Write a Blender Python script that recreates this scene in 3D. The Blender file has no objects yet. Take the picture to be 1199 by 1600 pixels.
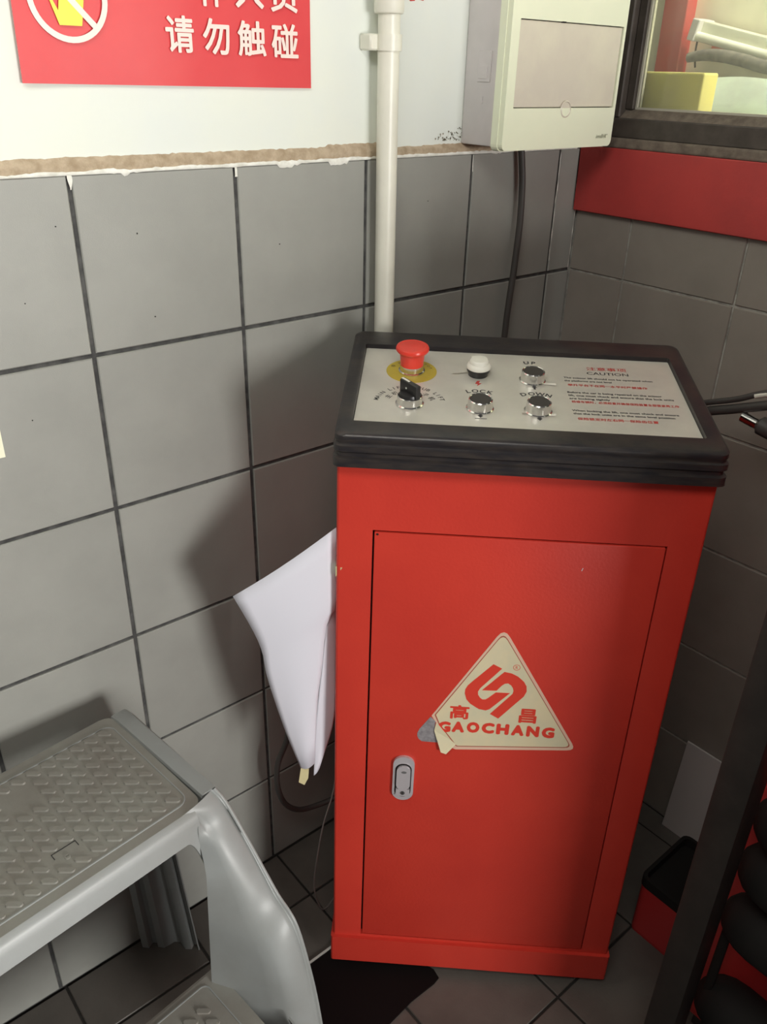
import bpy, bmesh, math, random
from mathutils import Matrix, Vector, noise
random.seed(7)
scn = bpy.context.scene
COL = scn.collection

# ------------------------------------------------------------------ camera, world, lights, exposure
cd = bpy.data.cameras.new('camera'); cam = bpy.data.objects.new('camera', cd); COL.objects.link(cam)
cam.location = (-1.19976, -0.91738, 1.29979)
cam.rotation_euler = (1.07766456, -0.02474335, -0.69609896)
cd.sensor_fit = 'VERTICAL'; cd.sensor_height = 36; cd.sensor_width = 27; cd.lens = 28.96; cd.clip_start = 0.02
scn.camera = cam
w = bpy.data.worlds.new('world'); scn.world = w; w.use_nodes = True
bg = w.node_tree.nodes['Background']; bg.inputs[0].default_value = (1.0, 0.955, 0.91, 1); bg.inputs[1].default_value = 0.10

def area(name, loc, target, sx, sy, power, col):
    l = bpy.data.lights.new(name, 'AREA'); l.shape = 'RECTANGLE'; l.size = sx; l.size_y = sy; l.energy = power; l.color = col
    o = bpy.data.objects.new(name, l); COL.objects.link(o); o.location = loc
    d = Vector(target) - Vector(loc); o.rotation_euler = d.to_track_quat('-Z', 'Y').to_euler()
    return o
area('doorway_daylight', (-0.46, -3.3, 1.00), (-0.75, 0, 1.0), 1.1, 0.85, 105, (1.0, 0.985, 0.95))
area('upper_wall_fill', (-1.55, -0.95, 2.15), (-0.9, -0.0, 1.35), 0.9, 0.5, 12, (1.0, 0.97, 0.90))  # added fill light, no real fixture: lifts the upper left wall
area('next_room_daylight', (1.0, -0.9, 2.6), (0.7, 0.2, 1.3), 1.4, 1.2, 230, (1.0, 0.96, 0.84))
scn.view_settings.view_transform = 'Standard'; scn.view_settings.look = 'None'
scn.view_settings.gamma = 1; scn.view_settings.use_curve_mapping = False
scn.view_settings.exposure = 0.0

# ------------------------------------------------------------------ helpers
W = {}
I4 = Matrix.Identity(4)
def T(x, y, z): return Matrix.Translation((x, y, z))
def props(o, label=None, cat=None, group=None, kind=None):
    if label: o['label'] = label
    if cat: o['category'] = cat
    if group: o['group'] = group
    if kind: o['kind'] = kind
    return o
def empty(name, M, label=None, cat=None, group=None, kind=None):
    o = bpy.data.objects.new(name, None); COL.objects.link(o)
    o.matrix_world = M; W[o] = M.copy(); o.empty_display_size = .05
    return props(o, label, cat, group, kind)
def add(name, vf, mat, parent=None, M=None, smooth=False, base=None):
    """vf = (verts, faces) given in frame M (default: the parent's frame, or world)."""
    vs, fs = vf
    if parent is not None:
        Wt = W[parent]
        M = M if M is not None else Wt
    else:
        M = M if M is not None else I4
        if base is None:
            ws = [M @ Vector(v) for v in vs]
            base = ((min(v.x for v in ws)+max(v.x for v in ws))/2, (min(v.y for v in ws)+max(v.y for v in ws))/2, min(v.z for v in ws))
        Wt = T(*base)
    X = Wt.inverted() @ M
    me = bpy.data.meshes.new(name)
    me.from_pydata([tuple(X @ Vector(v)) for v in vs], [], fs); me.update()
    if smooth:
        for p in me.polygons: p.use_smooth = True
        if smooth != 'all': 
            try: me.set_sharp_from_angle(angle=math.radians(40))
            except Exception: pass
    me.materials.append(mat)
    o = bpy.data.objects.new(name, me); COL.objects.link(o)
    if parent is not None:
        o.parent = parent
    else:
        o.matrix_world = Wt
    W[o] = Wt.copy()
    return o
def merge(*parts):
    V, F = [], []
    for v, f in parts:
        n = len(V); V += [tuple(p) for p in v]; F += [tuple(i+n for i in q) for q in f]
    return V, F
def xf(M, vf): return [tuple(M @ Vector(v)) for v in vf[0]], vf[1]
def from_bm(bm):
    bm.verts.index_update()
    r = [tuple(v.co) for v in bm.verts], [tuple(v.index for v in f.verts) for f in bm.faces]
    bm.free(); return r
def box(x0, x1, y0, y1, z0, z1, bev=0, seg=1):
    bm = bmesh.new(); bmesh.ops.create_cube(bm, size=1)
    for v in bm.verts:
        v.co = ((x0+x1)/2+v.co.x*(x1-x0), (y0+y1)/2+v.co.y*(y1-y0), (z0+z1)/2+v.co.z*(z1-z0))
    if bev: bmesh.ops.bevel(bm, geom=bm.edges[:], offset=bev, segments=seg, affect='EDGES', profile=.5)
    return from_bm(bm)
def lathe(prof, n=32, cap0=True, cap1=True):
    V, F = [], []
    for r, z in prof:
        for i in range(n):
            a = 2*math.pi*i/n; V.append((r*math.cos(a), r*math.sin(a), z))
    for k in range(len(prof)-1):
        for i in range(n):
            j = (i+1) % n; F.append((k*n+i, k*n+j, (k+1)*n+j, (k+1)*n+i))
    if cap0: F.append(tuple(reversed(range(n))))
    if cap1: F.append(tuple((len(prof)-1)*n+i for i in range(n)))
    return V, F
def spline(pts, n=8):
    P = [Vector(p) for p in pts]; P = [2*P[0]-P[1]] + P + [2*P[-1]-P[-2]]; out = []
    for i in range(1, len(P)-2):
        for k in range(n):
            t = k/n; a, b, c, d = P[i-1:i+3]
            out.append(.5*((2*b)+(c-a)*t+(2*a-5*b+4*c-d)*t*t+(3*b-a-3*c+d)*t**3))
    out.append(P[-2]); return out
def tube(pts, r, n=12, smooth=True, sm=8, radii=None):
    P = spline(pts, sm) if smooth else [Vector(p) for p in pts]
    V, F = [], []; up = Vector((0, 0, 1)); prev = None
    for i, p in enumerate(P):
        t = (P[min(i+1, len(P)-1)]-P[max(i-1, 0)]).normalized()
        if prev is None:
            a = t.cross(up if abs(t.z) < .9 else Vector((1, 0, 0))).normalized()
        else:
            a = (prev - t*prev.dot(t)).normalized()
        prev = a; b = t.cross(a)
        rr = radii(i/(len(P)-1)) if radii else r
        for k in range(n):
            g = 2*math.pi*k/n; V.append(tuple(p+a*math.cos(g)*rr+b*math.sin(g)*rr))
    for i in range(len(P)-1):
        for k in range(n):
            j = (k+1) % n; F.append((i*n+k, i*n+j, (i+1)*n+j, (i+1)*n+k))
    F.append(tuple(reversed(range(n)))); F.append(tuple((len(P)-1)*n+k for k in range(n)))
    return V, F
def prism(pts, t0, t1):
    """2-D outline in XY, extruded z=t0..t1"""
    n = len(pts)
    V = [(x, y, t0) for x, y in pts]+[(x, y, t1) for x, y in pts]
    F = [tuple(range(n)), tuple(range(2*n-1, n-1, -1))]
    for i in range(n):
        j = (i+1) % n; F.append((i, j, n+j, n+i))
    bm = bmesh.new(); vs = [bm.verts.new(v) for v in V]
    for f in F: bm.faces.new([vs[i] for i in f])
    bmesh.ops.recalc_face_normals(bm, faces=bm.faces[:])
    return from_bm(bm)
def ringprism(outer, inner, t0, t1):
    n = len(outer); V = [(x, y, t1) for x, y in outer]+[(x, y, t1) for x, y in inner]+[(x, y, t0) for x, y in outer]+[(x, y, t0) for x, y in inner]; F = []
    for i in range(n):
        j = (i+1) % n
        F += [(i, j, n+j, n+i), (2*n+i, i+0, j+0, 2*n+j)[::-1], (n+i, n+j, 3*n+j, 3*n+i), (2*n+i, 3*n+i, 3*n+j, 2*n+j)]
    return V, F
def ellipse(cx, cy, rx, ry, n=48): return [(cx+rx*math.cos(2*math.pi*i/n), cy+ry*math.sin(2*math.pi*i/n)) for i in range(n)]
def rrect(x0, x1, y0, y1, r, n=5):
    out = []
    for cx, cy, a0 in ((x1-r, y1-r, 0), (x0+r, y1-r, 90), (x0+r, y0+r, 180), (x1-r, y0+r, 270)):
        for k in range(n):
            a = math.radians(a0+90*k/(n-1)); out.append((cx+r*math.cos(a), cy+r*math.sin(a)))
    return out
def rpoly(pts, r, n=5):
    """round the corners of a convex polygon"""
    out = []; m = len(pts)
    rr = r if isinstance(r, (list, tuple)) else [r]*m
    for i in range(m):
        p = Vector(pts[i]); a = Vector(pts[i-1]); b = Vector(pts[(i+1) % m]); q = rr[i]
        p0 = p+(a-p).normalized()*q; p1 = p+(b-p).normalized()*q
        for k in range(n):
            t = k/(n-1); out.append(tuple((1-t)**2*p0+2*t*(1-t)*p+t*t*p1))
    return out
def grid(rows, flip=False):
    n = len(rows[0]); V = [tuple(p) for r in rows for p in r]; F = []
    for i in range(len(rows)-1):
        for k in range(n-1):
            f = (i*n+k, i*n+k+1, (i+1)*n+k+1, (i+1)*n+k); F.append(f[::-1] if flip else f)
    return V, F
def solid(vf, th):
    bm = bmesh.new(); vs = [bm.verts.new(v) for v in vf[0]]
    for f in vf[1]:
        try: bm.faces.new([vs[i] for i in f])
        except ValueError: pass
    bmesh.ops.recalc_face_normals(bm, faces=bm.faces[:])
    bmesh.ops.solidify(bm, geom=bm.faces[:], thickness=th)
    return from_bm(bm)
def text(body, size, bold=0.0, align='CENTER', th=0.0, shear=0.0, xs=1.0):
    c = bpy.data.curves.new('lettering', 'FONT'); c.body = body; c.size = size; c.align_x = align; c.align_y = 'CENTER'
    c.offset = bold; c.shear = shear; c.resolution_u = 3; c.extrude = th
    o = bpy.data.objects.new('lettering', c); COL.objects.link(o)
    dg = bpy.context.evaluated_depsgraph_get(); me = bpy.data.meshes.new_from_object(o.evaluated_get(dg))
    r = [(v.co.x*xs, v.co.y, v.co.z) for v in me.vertices], [tuple(p.vertices) for p in me.polygons]
    bpy.data.objects.remove(o); bpy.data.curves.remove(c); bpy.data.meshes.remove(me)
    return r
def fit_text(body, x0, x1, y0, y1, bold=0.0, z=0.0, shear=0):
    v, f = text(body, 1.0, 0, 'LEFT', 0, shear)
    if bold:                                                     # heavier strokes: the outline repeated around itself
        h = (max(p[1] for p in v)-min(p[1] for p in v))*bold; v0, f0 = v, f
        q = [(0, 0)]+[(h*math.cos(k*math.pi/4), h*math.sin(k*math.pi/4)) for k in range(8)]
        v, f = merge(*[([(p[0]+a, p[1]+b, p[2]+i*6e-4) for p in v0], f0) for i, (a, b) in enumerate(q)])
    a0, a1 = min(p[0] for p in v), max(p[0] for p in v); b0, b1 = min(p[1] for p in v), max(p[1] for p in v)
    return [(x0+(p[0]-a0)/(a1-a0)*(x1-x0), y0+(p[1]-b0)/(b1-b0)*(y1-y0), z+p[2]*(y1-y0)) for p in v], f

# ------------------------------------------------------------------ materials
def mat(name, col, rough=.6, metal=0, spec=.5, noise_amt=0, nscale=20, col2=None, bump=0, bscale=200, coat=0, stretch=None, objvar=0):
    m = bpy.data.materials.new(name); m.use_nodes = True; nt = m.node_tree; b = nt.nodes['Principled BSDF']
    b.inputs['Base Color'].default_value = (*col, 1); b.inputs['Roughness'].default_value = rough
    b.inputs['Metallic'].default_value = metal; b.inputs['Specular IOR Level'].default_value = spec
    if coat: b.inputs['Coat Weight'].default_value = coat; b.inputs['Coat Roughness'].default_value = .12
    tc = nt.nodes.new('ShaderNodeTexCoord'); geo = nt.nodes.new('ShaderNodeNewGeometry')
    src = geo.outputs['Position']
    if stretch:
        mp = nt.nodes.new('ShaderNodeMapping'); mp.inputs['Scale'].default_value = stretch; nt.links.new(src, mp.inputs[0]); src = mp.outputs[0]
    last = None
    if noise_amt or col2:
        n = nt.nodes.new('ShaderNodeTexNoise'); n.inputs['Scale'].default_value = nscale; n.inputs['Detail'].default_value = 6; n.inputs['Roughness'].default_value = .6
        nt.links.new(src, n.inputs[0])
        mx = nt.nodes.new('ShaderNodeMix'); mx.data_type = 'RGBA'
        mr = nt.nodes.new('ShaderNodeMapRange'); mr.inputs[1].default_value = .38; mr.inputs[2].default_value = .66
        nt.links.new(n.outputs['Fac'], mr.inputs[0]); nt.links.new(mr.outputs[0], mx.inputs[0])
        c2 = col2 or tuple(c*(1-noise_amt) for c in col)
        mx.inputs[6].default_value = (*col, 1); mx.inputs[7].default_value = (*c2, 1)
        last = mx.outputs[2]; nt.links.new(last, b.inputs['Base Color'])
    if objvar:
        oi = nt.nodes.new('ShaderNodeObjectInfo'); hv = nt.nodes.new('ShaderNodeHueSaturation')
        mr = nt.nodes.new('ShaderNodeMapRange'); mr.inputs[3].default_value = 1-objvar; mr.inputs[4].default_value = 1+objvar
        nt.links.new(oi.outputs['Random'], mr.inputs[0]); nt.links.new(mr.outputs[0], hv.inputs['Value'])
        if last: nt.links.new(last, hv.inputs['Color'])
        else: hv.inputs['Color'].default_value = (*col, 1)
        nt.links.new(hv.outputs[0], b.inputs['Base Color'])
    if bump:
        n = nt.nodes.new('ShaderNodeTexNoise'); n.inputs['Scale'].default_value = bscale; n.inputs['Detail'].default_value = 3; nt.links.new(src, n.inputs[0])
        bp = nt.nodes.new('ShaderNodeBump'); bp.inputs['Strength'].default_value = bump; bp.inputs['Distance'].default_value = .002
        nt.links.new(n.outputs['Fac'], bp.inputs['Height']); nt.links.new(bp.outputs[0], b.inputs['Normal'])
    return m
M_tile = mat('grey_wall_tile', (.315, .318, .290), .5, noise_amt=.10, nscale=9, bump=.08, bscale=700, objvar=.03)
M_tile_r = mat('brown_grey_wall_tile', (.30, .27, .235), .42, noise_amt=.14, nscale=7, bump=.08, bscale=700, objvar=.04)
M_tile_f = mat('dark_floor_tile', (.125, .112, .098), .55, noise_amt=.3, nscale=8, bump=.1, bscale=300, objvar=.06)
M_grout = mat('dark_grout', (.045, .045, .045), .95, noise_amt=.5, nscale=60, col2=(.10, .10, .095))
M_grout_r = mat('pale_grout', (.42, .41, .37), .95, nscale=50, col2=(.22, .21, .19))
M_grout_f = mat('floor_grout', (.03, .027, .023), .95, noise_amt=.5, nscale=60)
M_plaster = mat('white_plaster', (.77, .80, .72), .75, nscale=5, col2=(.74, .78, .74), bump=.12, bscale=60)
M_mortar = mat('bare_mortar', (.52, .42, .30), 1, nscale=70, col2=(.36, .275, .18), bump=.6, bscale=600)
M_lime = mat('lime_smear', (.86, .86, .80), .9, nscale=60, col2=(.66, .65, .58))
M_mold = mat('mould', (.12, .11, .08), 1, nscale=200, col2=(.28, .25, .18))
M_sign = mat('red_sign_film', (.74, .085, .09), .2, nscale=6, col2=(.69, .07, .08), coat=.6)
M_signw = mat('sign_white_print', (.86, .72, .66), .4)
M_signy = mat('sign_yellow_print', (.90, .78, .06), .4)
M_pipe = mat('cream_plastic_pipe', (.84, .83, .72), .35, nscale=12, col2=(.76, .75, .65))
M_boxback = mat('pale_grey_plastic', (.66, .62, .62), .5, nscale=14, col2=(.60, .57, .57))
M_boxfront = mat('greenish_white_plastic', (.88, .91, .71), .35, nscale=10, col2=(.85, .89, .69))
M_blackframe = mat('dark_brown_frame', (.045, .036, .030), .45, nscale=30, col2=(.075, .062, .052))
M_sill = mat('dusty_frame_ledge', (.20, .165, .13), .9, nscale=50, col2=(.12, .095, .075), bump=.4, bscale=300)
M_band = mat('red_painted_band', (.50, .05, .045), .5, nscale=12, col2=(.43, .045, .042), bump=.1, bscale=200)
M_red = mat('red_enamel', (.68, .052, .032), .42, nscale=6, col2=(.62, .044, .029), bump=.10, bscale=260, spec=.4)
M_dark = mat('black_gap', (.006, .004, .004), .8)
M_lid = mat('black_moulded_plastic', (.022, .020, .023), .33, nscale=30, col2=(.045, .037, .033), stretch=(1, 1, 6), bump=.05, bscale=200)
M_plate = mat('brushed_silver_faceplate', (.66, .64, .58), .34, metal=.3, nscale=9, col2=(.76, .74, .66), bump=.05, bscale=40)
M_chrome = mat('chrome', (.75, .74, .72), .16, metal=1)
M_stop = mat('red_button_plastic', (.80, .055, .035), .3)
M_yellow = mat('yellow_label', (.56, .44, .05), .5, noise_amt=.15)
M_black = mat('black_plastic', (.022, .021, .021), .35)
M_btn = mat('dark_button_face', (.045, .040, .038), .5)
M_whitebtn = mat('white_lamp_lens', (.86, .85, .76), .25)
M_ink = mat('black_ink', (.035, .033, .035), .7)
M_redink = mat('red_ink', (.55, .06, .05), .7)
M_stick = mat('cream_sticker', (.80, .70, .46), .4, nscale=18, col2=(.70, .66, .46))
M_stickb = mat('sticker_pink_border', (.82, .56, .42), .4)
M_logo = mat('red_logo_print', (.78, .06, .035), .4)
M_silver = mat('torn_silver_backing', (.33, .31, .33), .5, metal=.4, nscale=150, col2=(.5, .48, .5))
M_latch = mat('brushed_latch_metal', (.66, .63, .66), .33, metal=.4)
M_paper = mat('white_paper', (.78, .78, .86), .8)
M_tape = mat('yellowed_tape', (.72, .64, .36), .6)
M_rub = mat('black_rubber', (.012, .011, .010), .75, spec=.3, bump=.1, bscale=200)
M_cable = mat('dark_cable', (.06, .054, .05), .5)
M_stool = mat('grey_stool_plastic', (.29, .305, .30), .42, nscale=14, col2=(.265, .275, .265), bump=.03, bscale=300)
M_stooltop = mat('worn_grey_tread', (.25, .248, .22), .48, nscale=10, col2=(.21, .195, .17), bump=.1, bscale=250)
M_post = mat('dark_steel', (.018, .015, .013), .5, nscale=30, col2=(.028, .023, .020))
M_redm = mat('red_machine_paint', (.50, .035, .035), .4)
M_cream = mat('cream_wall', (.92, .89, .72), .8)
M_cloth = mat('dusty_green_cover', (.45, .52, .44), .8, nscale=12, col2=(.36, .40, .36))
M_darkcloth = mat('dark_dusty_fabric', (.14, .13, .12), .9, nscale=80, col2=(.24, .22, .19))
M_ybox = mat('yellow_card_box', (.56, .50, .16), .7, nscale=12, col2=(.47, .42, .16))
M_lampw = mat('white_lamp_housing', (.80, .80, .68), .4)
M_mat = mat('matt_black_mat', (.007, .004, .004), .9, spec=.15)
M_sheet = mat('grey_board', (.55, .52, .50), .6)
M_flap = mat('milky_flap', (.74, .69, .57), .2, nscale=9, col2=(.66, .60, .52))
M_toggle = mat('faded_label_behind_flap', (.62, .50, .42), .5)

def glass(name, tint, haze):
    m = bpy.data.materials.new(name); m.use_nodes = True; nt = m.node_tree
    for n in list(nt.nodes): nt.nodes.remove(n)
    out = nt.nodes.new('ShaderNodeOutputMaterial'); tr = nt.nodes.new('ShaderNodeBsdfTransparent'); tr.inputs[0].default_value = (*tint, 1)
    gl = nt.nodes.new('ShaderNodeBsdfGlossy'); gl.inputs['Roughness'].default_value = .03
    df = nt.nodes.new('ShaderNodeBsdfDiffuse'); df.inputs[0].default_value = (.75, .75, .66, 1)
    fr = nt.nodes.new('ShaderNodeFresnel'); fr.inputs[0].default_value = 1.45
    m1 = nt.nodes.new('ShaderNodeMixShader'); m2 = nt.nodes.new('ShaderNodeMixShader')
    nz = nt.nodes.new('ShaderNodeTexNoise'); nz.inputs['Scale'].default_value = 14; nz.inputs['Detail'].default_value = 5
    geo = nt.nodes.new('ShaderNodeNewGeometry'); nt.links.new(geo.outputs['Position'], nz.inputs[0])
    mu = nt.nodes.new('ShaderNodeMath'); mu.operation = 'MULTIPLY'; mu.inputs[1].default_value = haze*2; nt.links.new(nz.outputs['Fac'], mu.inputs[0])
    nt.links.new(mu.outputs[0], m1.inputs[0]); nt.links.new(tr.outputs[0], m1.inputs[1]); nt.links.new(df.outputs[0], m1.inputs[2])
    nt.links.new(fr.outputs[0], m2.inputs[0]); nt.links.new(m1.outputs[0], m2.inputs[1]); nt.links.new(gl.outputs[0], m2.inputs[2])
    nt.links.new(m2.outputs[0], out.inputs[0]); return m
M_glass = glass('dusty_window_glass', (.95, .97, .92), .10)

# ------------------------------------------------------------------ setting: left wall
TW = .1948; S = .2; ZT = 1.195
wall_left = empty('wall_left', T(-.95, 0, 0), kind='structure')
WM = lambda: I4
add('grout_bed', box(-1.90, 0, .0028, .12, -.06, ZT), M_grout, wall_left, I4)
add('plaster', box(-1.90, 0.0, .004, .12, ZT, 2.6), M_plaster, wall_left, I4)
tile_cache = {}
def tile_mesh(w_, h_, mt):
    key = (round(w_, 4), round(h_, 4), mt.name)
    if key in tile_cache: return tile_cache[key]
    t = .009; c = .0012; v = []
    for z, i in ((0, 0), (t-c, 0), (t, c)):
        v += [(i, i, z), (w_-i, i, z), (w_-i, h_-i, z), (i, h_-i, z)]
    f = [(8, 9, 10, 11)]
    for k in (0, 4):
        for i in range(4):
            j = (i+1) % 4; f.append((k+i, k+j, k+4+j, k+4+i))
    me = bpy.data.meshes.new('tile'); me.from_pydata(v, [], f); me.update(); me.materials.append(mt); tile_cache[key] = me
    return me
def tile(parent, me, M):
    o = bpy.data.objects.new('tile', me); COL.objects.link(o); o.parent = parent
    o.matrix_local = W[parent].inverted() @ M @ Matrix.Rotation(random.uniform(-.0016, .0016), 4, 'X') @ Matrix.Rotation(random.uniform(-.0016, .0016), 4, 'Y')
g = (S-TW)/2
RL = Matrix(((1, 0, 0, 0), (0, 0, -1, 0), (0, 1, 0, 0), (0, 0, 0, 1)))      # tile X->x, Y->z, Z->-y
for r in range(6):
    h = TW if r < 5 else ZT-1.0-g-.001
    xs = [(-.0586, 0)] + [(-.0586-S*(k+1), -.0586-S*k) for k in range(9)]
    for x0, x1 in xs:
        me = tile_mesh(x1-x0-2*g if x0 != -.0586 else .0586-g-.001, h, M_tile)
        tile(wall_left, me, T(x0+g, .009, r*S+g) @ RL)
# lime bead and bare mortar between tile top and plaster
def strip(x0, x1, n, f0, f1, z_amp, seed):
    lo, hi, bk = [], [], []
    rows = [[], [], []]
    for i in range(n+1):
        x = x0+(x1-x0)*i/n
        a = f0(x)+z_amp*noise.noise((x*60, seed, 0))+z_amp*.5*noise.noise((x*240, seed, 3)); b = f1(x)+z_amp*noise.noise((x*70, seed+5, 0))+z_amp*.7*noise.noise((x*260, seed+7, 0))
        for k in range(3): rows[k].append((x, a, b))
    return rows
n = 420; rows = [[], [], [], []]
for i in range(n+1):
    x = -1.88+(1.88-.06)*i/n
    top = 1.2115 + .0016*noise.noise((x*45, 1, 0)) + .0012*noise.noise((x*210, 2, 0)) + (.003 if -.52 < x < -.43 else 0) - (.004 if x > -.43 else 0)*(1-min(1, (x+.43)/.12)*.5) 
    for k, t in enumerate((0, .33, .66, 1)):
        rows[k].append((x, .0005+.002*noise.noise((x*150, t*6, 4))*.4-.0012*math.sin(math.pi*t)+.004*(t > .9), 1.1945+(top-1.1945)*t))
add('mortar_strip', grid(rows, True), M_mortar, wall_left, I4, smooth='all')
n = 500; rows = [[], [], []]
for i in range(n+1):
    x = -1.88+1.86*i/n
    wd = .0034+.0018*noise.noise((x*30, 9, 0))+.0015*noise.noise((x*160, 9, 0)); dn = max(0, noise.noise((x*22, 4, 0))-.1)*.012*max(0, .3+noise.noise((x*120, 2, 2)))
    if -.60 < x < -.575 or -.52 < x < -.49 or -.965 < x < -.94: dn += .004+.003*noise.noise((x*400, 1, 1))
    z0 = 1.194-max(0, dn); z1 = 1.1945+max(.0004, wd)
    rows[0].append((x, -.0006, z0)); rows[1].append((x, -.0022, (z0+z1)/2)); rows[2].append((x, -.0004, z1))
add('lime_bead', grid(rows, True), M_lime, wall_left, I4, smooth='all')
# white paint smears in the joints by the corner
def smear(x, za, zb, wd, seed):
    r = [[], []]
    for i in range(41):
        z = za+(zb-za)*i/40; c = x+.0015*noise.noise((z*40, seed, 0)); h = max(.0002, wd*(.6+.9*noise.noise((z*70, seed+3, 0))))
        r[0].append((c-h, -.0006, z)); r[1].append((c+h, -.0006, z))
    return grid(r)
add('joint_smear', merge(smear(-.0586, 1.02, 1.193, .0012, 2), smear(-.004, 1.0, 1.193, .0012, 5), smear(-.2586, 1.17, 1.193, .0012, 8), smear(-.6586, 1.183, 1.195, .0028, 12), smear(-.8586, 1.180, 1.195, .003, 14)), M_lime, wall_left, I4)
for sx_, sz_ in ((-.779, 1.034), (-.79, 1.13), (-.925, 1.07), (-.88, 1.145), (-.60, 1.10), (-.345, 1.135), (-.94, .94), (-.73, .80), (-.99, .17), (-.978, .185)):
    add('dark_speck', xf(Matrix(((1, 0, 0, sx_), (0, 0, -1, -.0002), (0, 1, 0, sz_), (0, 0, 0, 1))), prism(ellipse(0, 0, random.uniform(.0007, .0014), random.uniform(.0006, .0012), 8), 0, .0003)), M_dark, wall_left, I4)
# mould speckles by the distribution box
mv = []
for i in range(60):
    x = random.gauss(-.30, .012); z = 1.213+abs(random.gauss(0, .006)); s = random.uniform(.0004, .0016)
    mv.append(([(x-s, .0034, z), (x, .0034, z-s), (x+s, .0034, z), (x, .0034, z+s)], [(0, 1, 2, 3)]))
mo = add('mould_specks', merge(*mv), M_mold, wall_left, I4); mo['kind'] = 'stuff'

# ------------------------------------------------------------------ setting: right wall with window
wall_right = empty('wall_right', T(0, -.9, 0), kind='structure')
add('grout_bed', box(.0026, .09, -2.0, .12, -.06, 1.10), M_grout_r, wall_right, I4)
add('wall_core', merge(box(.004, .09, -2.0, .12, 1.10, 1.2135), box(.004, .09, -2.0, -1.25, 1.2135, 2.6), box(.004, .09, -1.25, 0, 2.2, 2.6)), M_plaster, wall_right, I4)
g = .0017; TW = .1966
RR = Matrix(((0, 0, -1, 0), (-1, 0, 0, 0), (0, 1, 0, 0), (0, 0, 0, 1)))     # tile X->-y, Y->z, Z->-x
for r in range(6):
    h = TW if r < 5 else .0965
    for y0, y1 in [(0, .1113)]+[(.1113+S*k, .1113+S*(k+1)) for k in range(8)]:
        me = tile_mesh(y1-y0-2*g, h, M_tile_r)
        tile(wall_right, me, T(.009, -y0-g, r*S+g) @ RR)
trim = add('trim_1', box(-.012, .004, -1.95, -.0015, 1.0995, 1.1995, .0012), M_band); props(trim, kind='structure')
t2 = add('trim_2', box(-.010, .02, -1.95, -.0015, 1.1995, 1.2145, .003, 2), M_sill); props(t2, kind='structure')
window = empty('window_1', T(0, -.6, 1.21), kind='structure')
fy0, fy1 = -1.25, -.012
def fr(x0, x1, y0, y1, z0, z1, b=.002): return box(x0, x1, y0, y1, z0, z1, b)
add('frame_rail', fr(-.004, .05, fy0, fy1, 1.2135, 1.2425), M_blackframe, window, I4)
# sloping dusty ledge between rail and glass
add('frame_ledge', prism([(-.004, 1.242), (.05, 1.242), (.05, 1.258), (.012, 1.2575)], 0, fy1-fy0)if False else
    ([(-.002, fy0, 1.2425), (-.002, fy1, 1.2425), (.014, fy1, 1.2545), (.014, fy0, 1.2545), (.05, fy0, 1.2425), (.05, fy1, 1.2425), (.05, fy1, 1.2545), (.05, fy0, 1.2545)],
     [(0, 3, 2, 1), (3, 7, 6, 2), (4, 5, 6, 7), (0, 1, 5, 4), (0, 4, 7, 3), (1, 2, 6, 5)]), M_sill, window, I4)
add('frame_stile', fr(-.004, .05, -.062, fy1, 1.2425, 2.2), M_blackframe, window, I4)
add('frame_stile', fr(-.004, .05, fy0, fy0+.05, 1.2425, 2.2), M_blackframe, window, I4)
add('frame_head', fr(-.004, .05, fy0, fy1, 2.16, 2.2), M_blackframe, window, I4)
add('sash_bar', fr(.008, .03, -.076, -.0625, 1.2545, 2.16, .001), M_blackframe, window, I4)
add('glazing_bead', merge(box(.014, .026, -.0795, -.0765, 1.2545, 2.16), box(.014, .026, fy0+.05, -.0795, 1.2545, 1.2575)), mat('grey_glazing_bead', (.42, .40, .33), .6), window, I4)
add('glass_pane', box(.018, .021, fy0+.05, -.0765, 1.2555, 2.16), M_glass, window, I4)

# ------------------------------------------------------------------ setting: floor
floor = empty('floor', T(-.9, -.7, 0), kind='structure')
add('grout_bed', box(-1.90, .0026, -2.0, .0028, -.06, -.0025), M_grout_f, floor, I4)
g = .002
for i in range(-1, 9):
    x1 = -.0517-S*i; x0 = x1-S
    if i == -1: x0, x1 = -.0517, 0
    for j in range(-1, 9):
        y1 = -.108-S*j; y0 = y1-S
        if j == -1: y0, y1 = -.108, 0
        if y0 < -1.75: continue
        tile(floor, tile_mesh(x1-x0-2*g, y1-y0-2*g, M_tile_f), T(x0+g, y0+g, -.009))

# ------------------------------------------------------------------ things on the left wall
# warning sign
RWL = lambda y: Matrix(((1, 0, 0, 0), (0, 0, -1, y), (0, 1, 0, 0), (0, 0, 0, 1)))   # (x,z,out) -> world
sign = empty('warning_sign', T(-.717, .004, 1.278), 'glossy red rectangular sign with white Chinese lettering on the white wall', 'sign')
rows = []
for i in range(13):
    t = i/12; x0 = -.8904+.0032*t; z = 1.2792+.146*t; row = []
    for k in range(25):
        s = k/24; x = x0*(1-s)+(-.5462)*s; zz = z-.0019*s*(1-t)
        row.append((x, .0015-.0022*max(0, 1-s*9)*(1-t*.3)-.0006*math.sin(s*17)*.5, zz))
    rows.append(row)
add('panel', solid(grid(rows), .0008), M_sign, sign, I4, smooth=True)
Ms = RWL(-.0013)
cc = (-.8346, 1.3545)
hand = [(-.8775+.004, 1.372), (-.846, 1.3300), (-.8236, 1.3300), (-.819, 1.352), (-.820, 1.385), (-.826, 1.385), (-.829, 1.3600), (-.834, 1.386), (-.840, 1.386), (-.842, 1.36), (-.8455, 1.342), (-.851, 1.353), (-.860, 1.372)]
add('hand_symbol', prism(hand[1:], .0, .0004), M_signy, sign, Ms)
ca = math.radians(-45)
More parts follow.
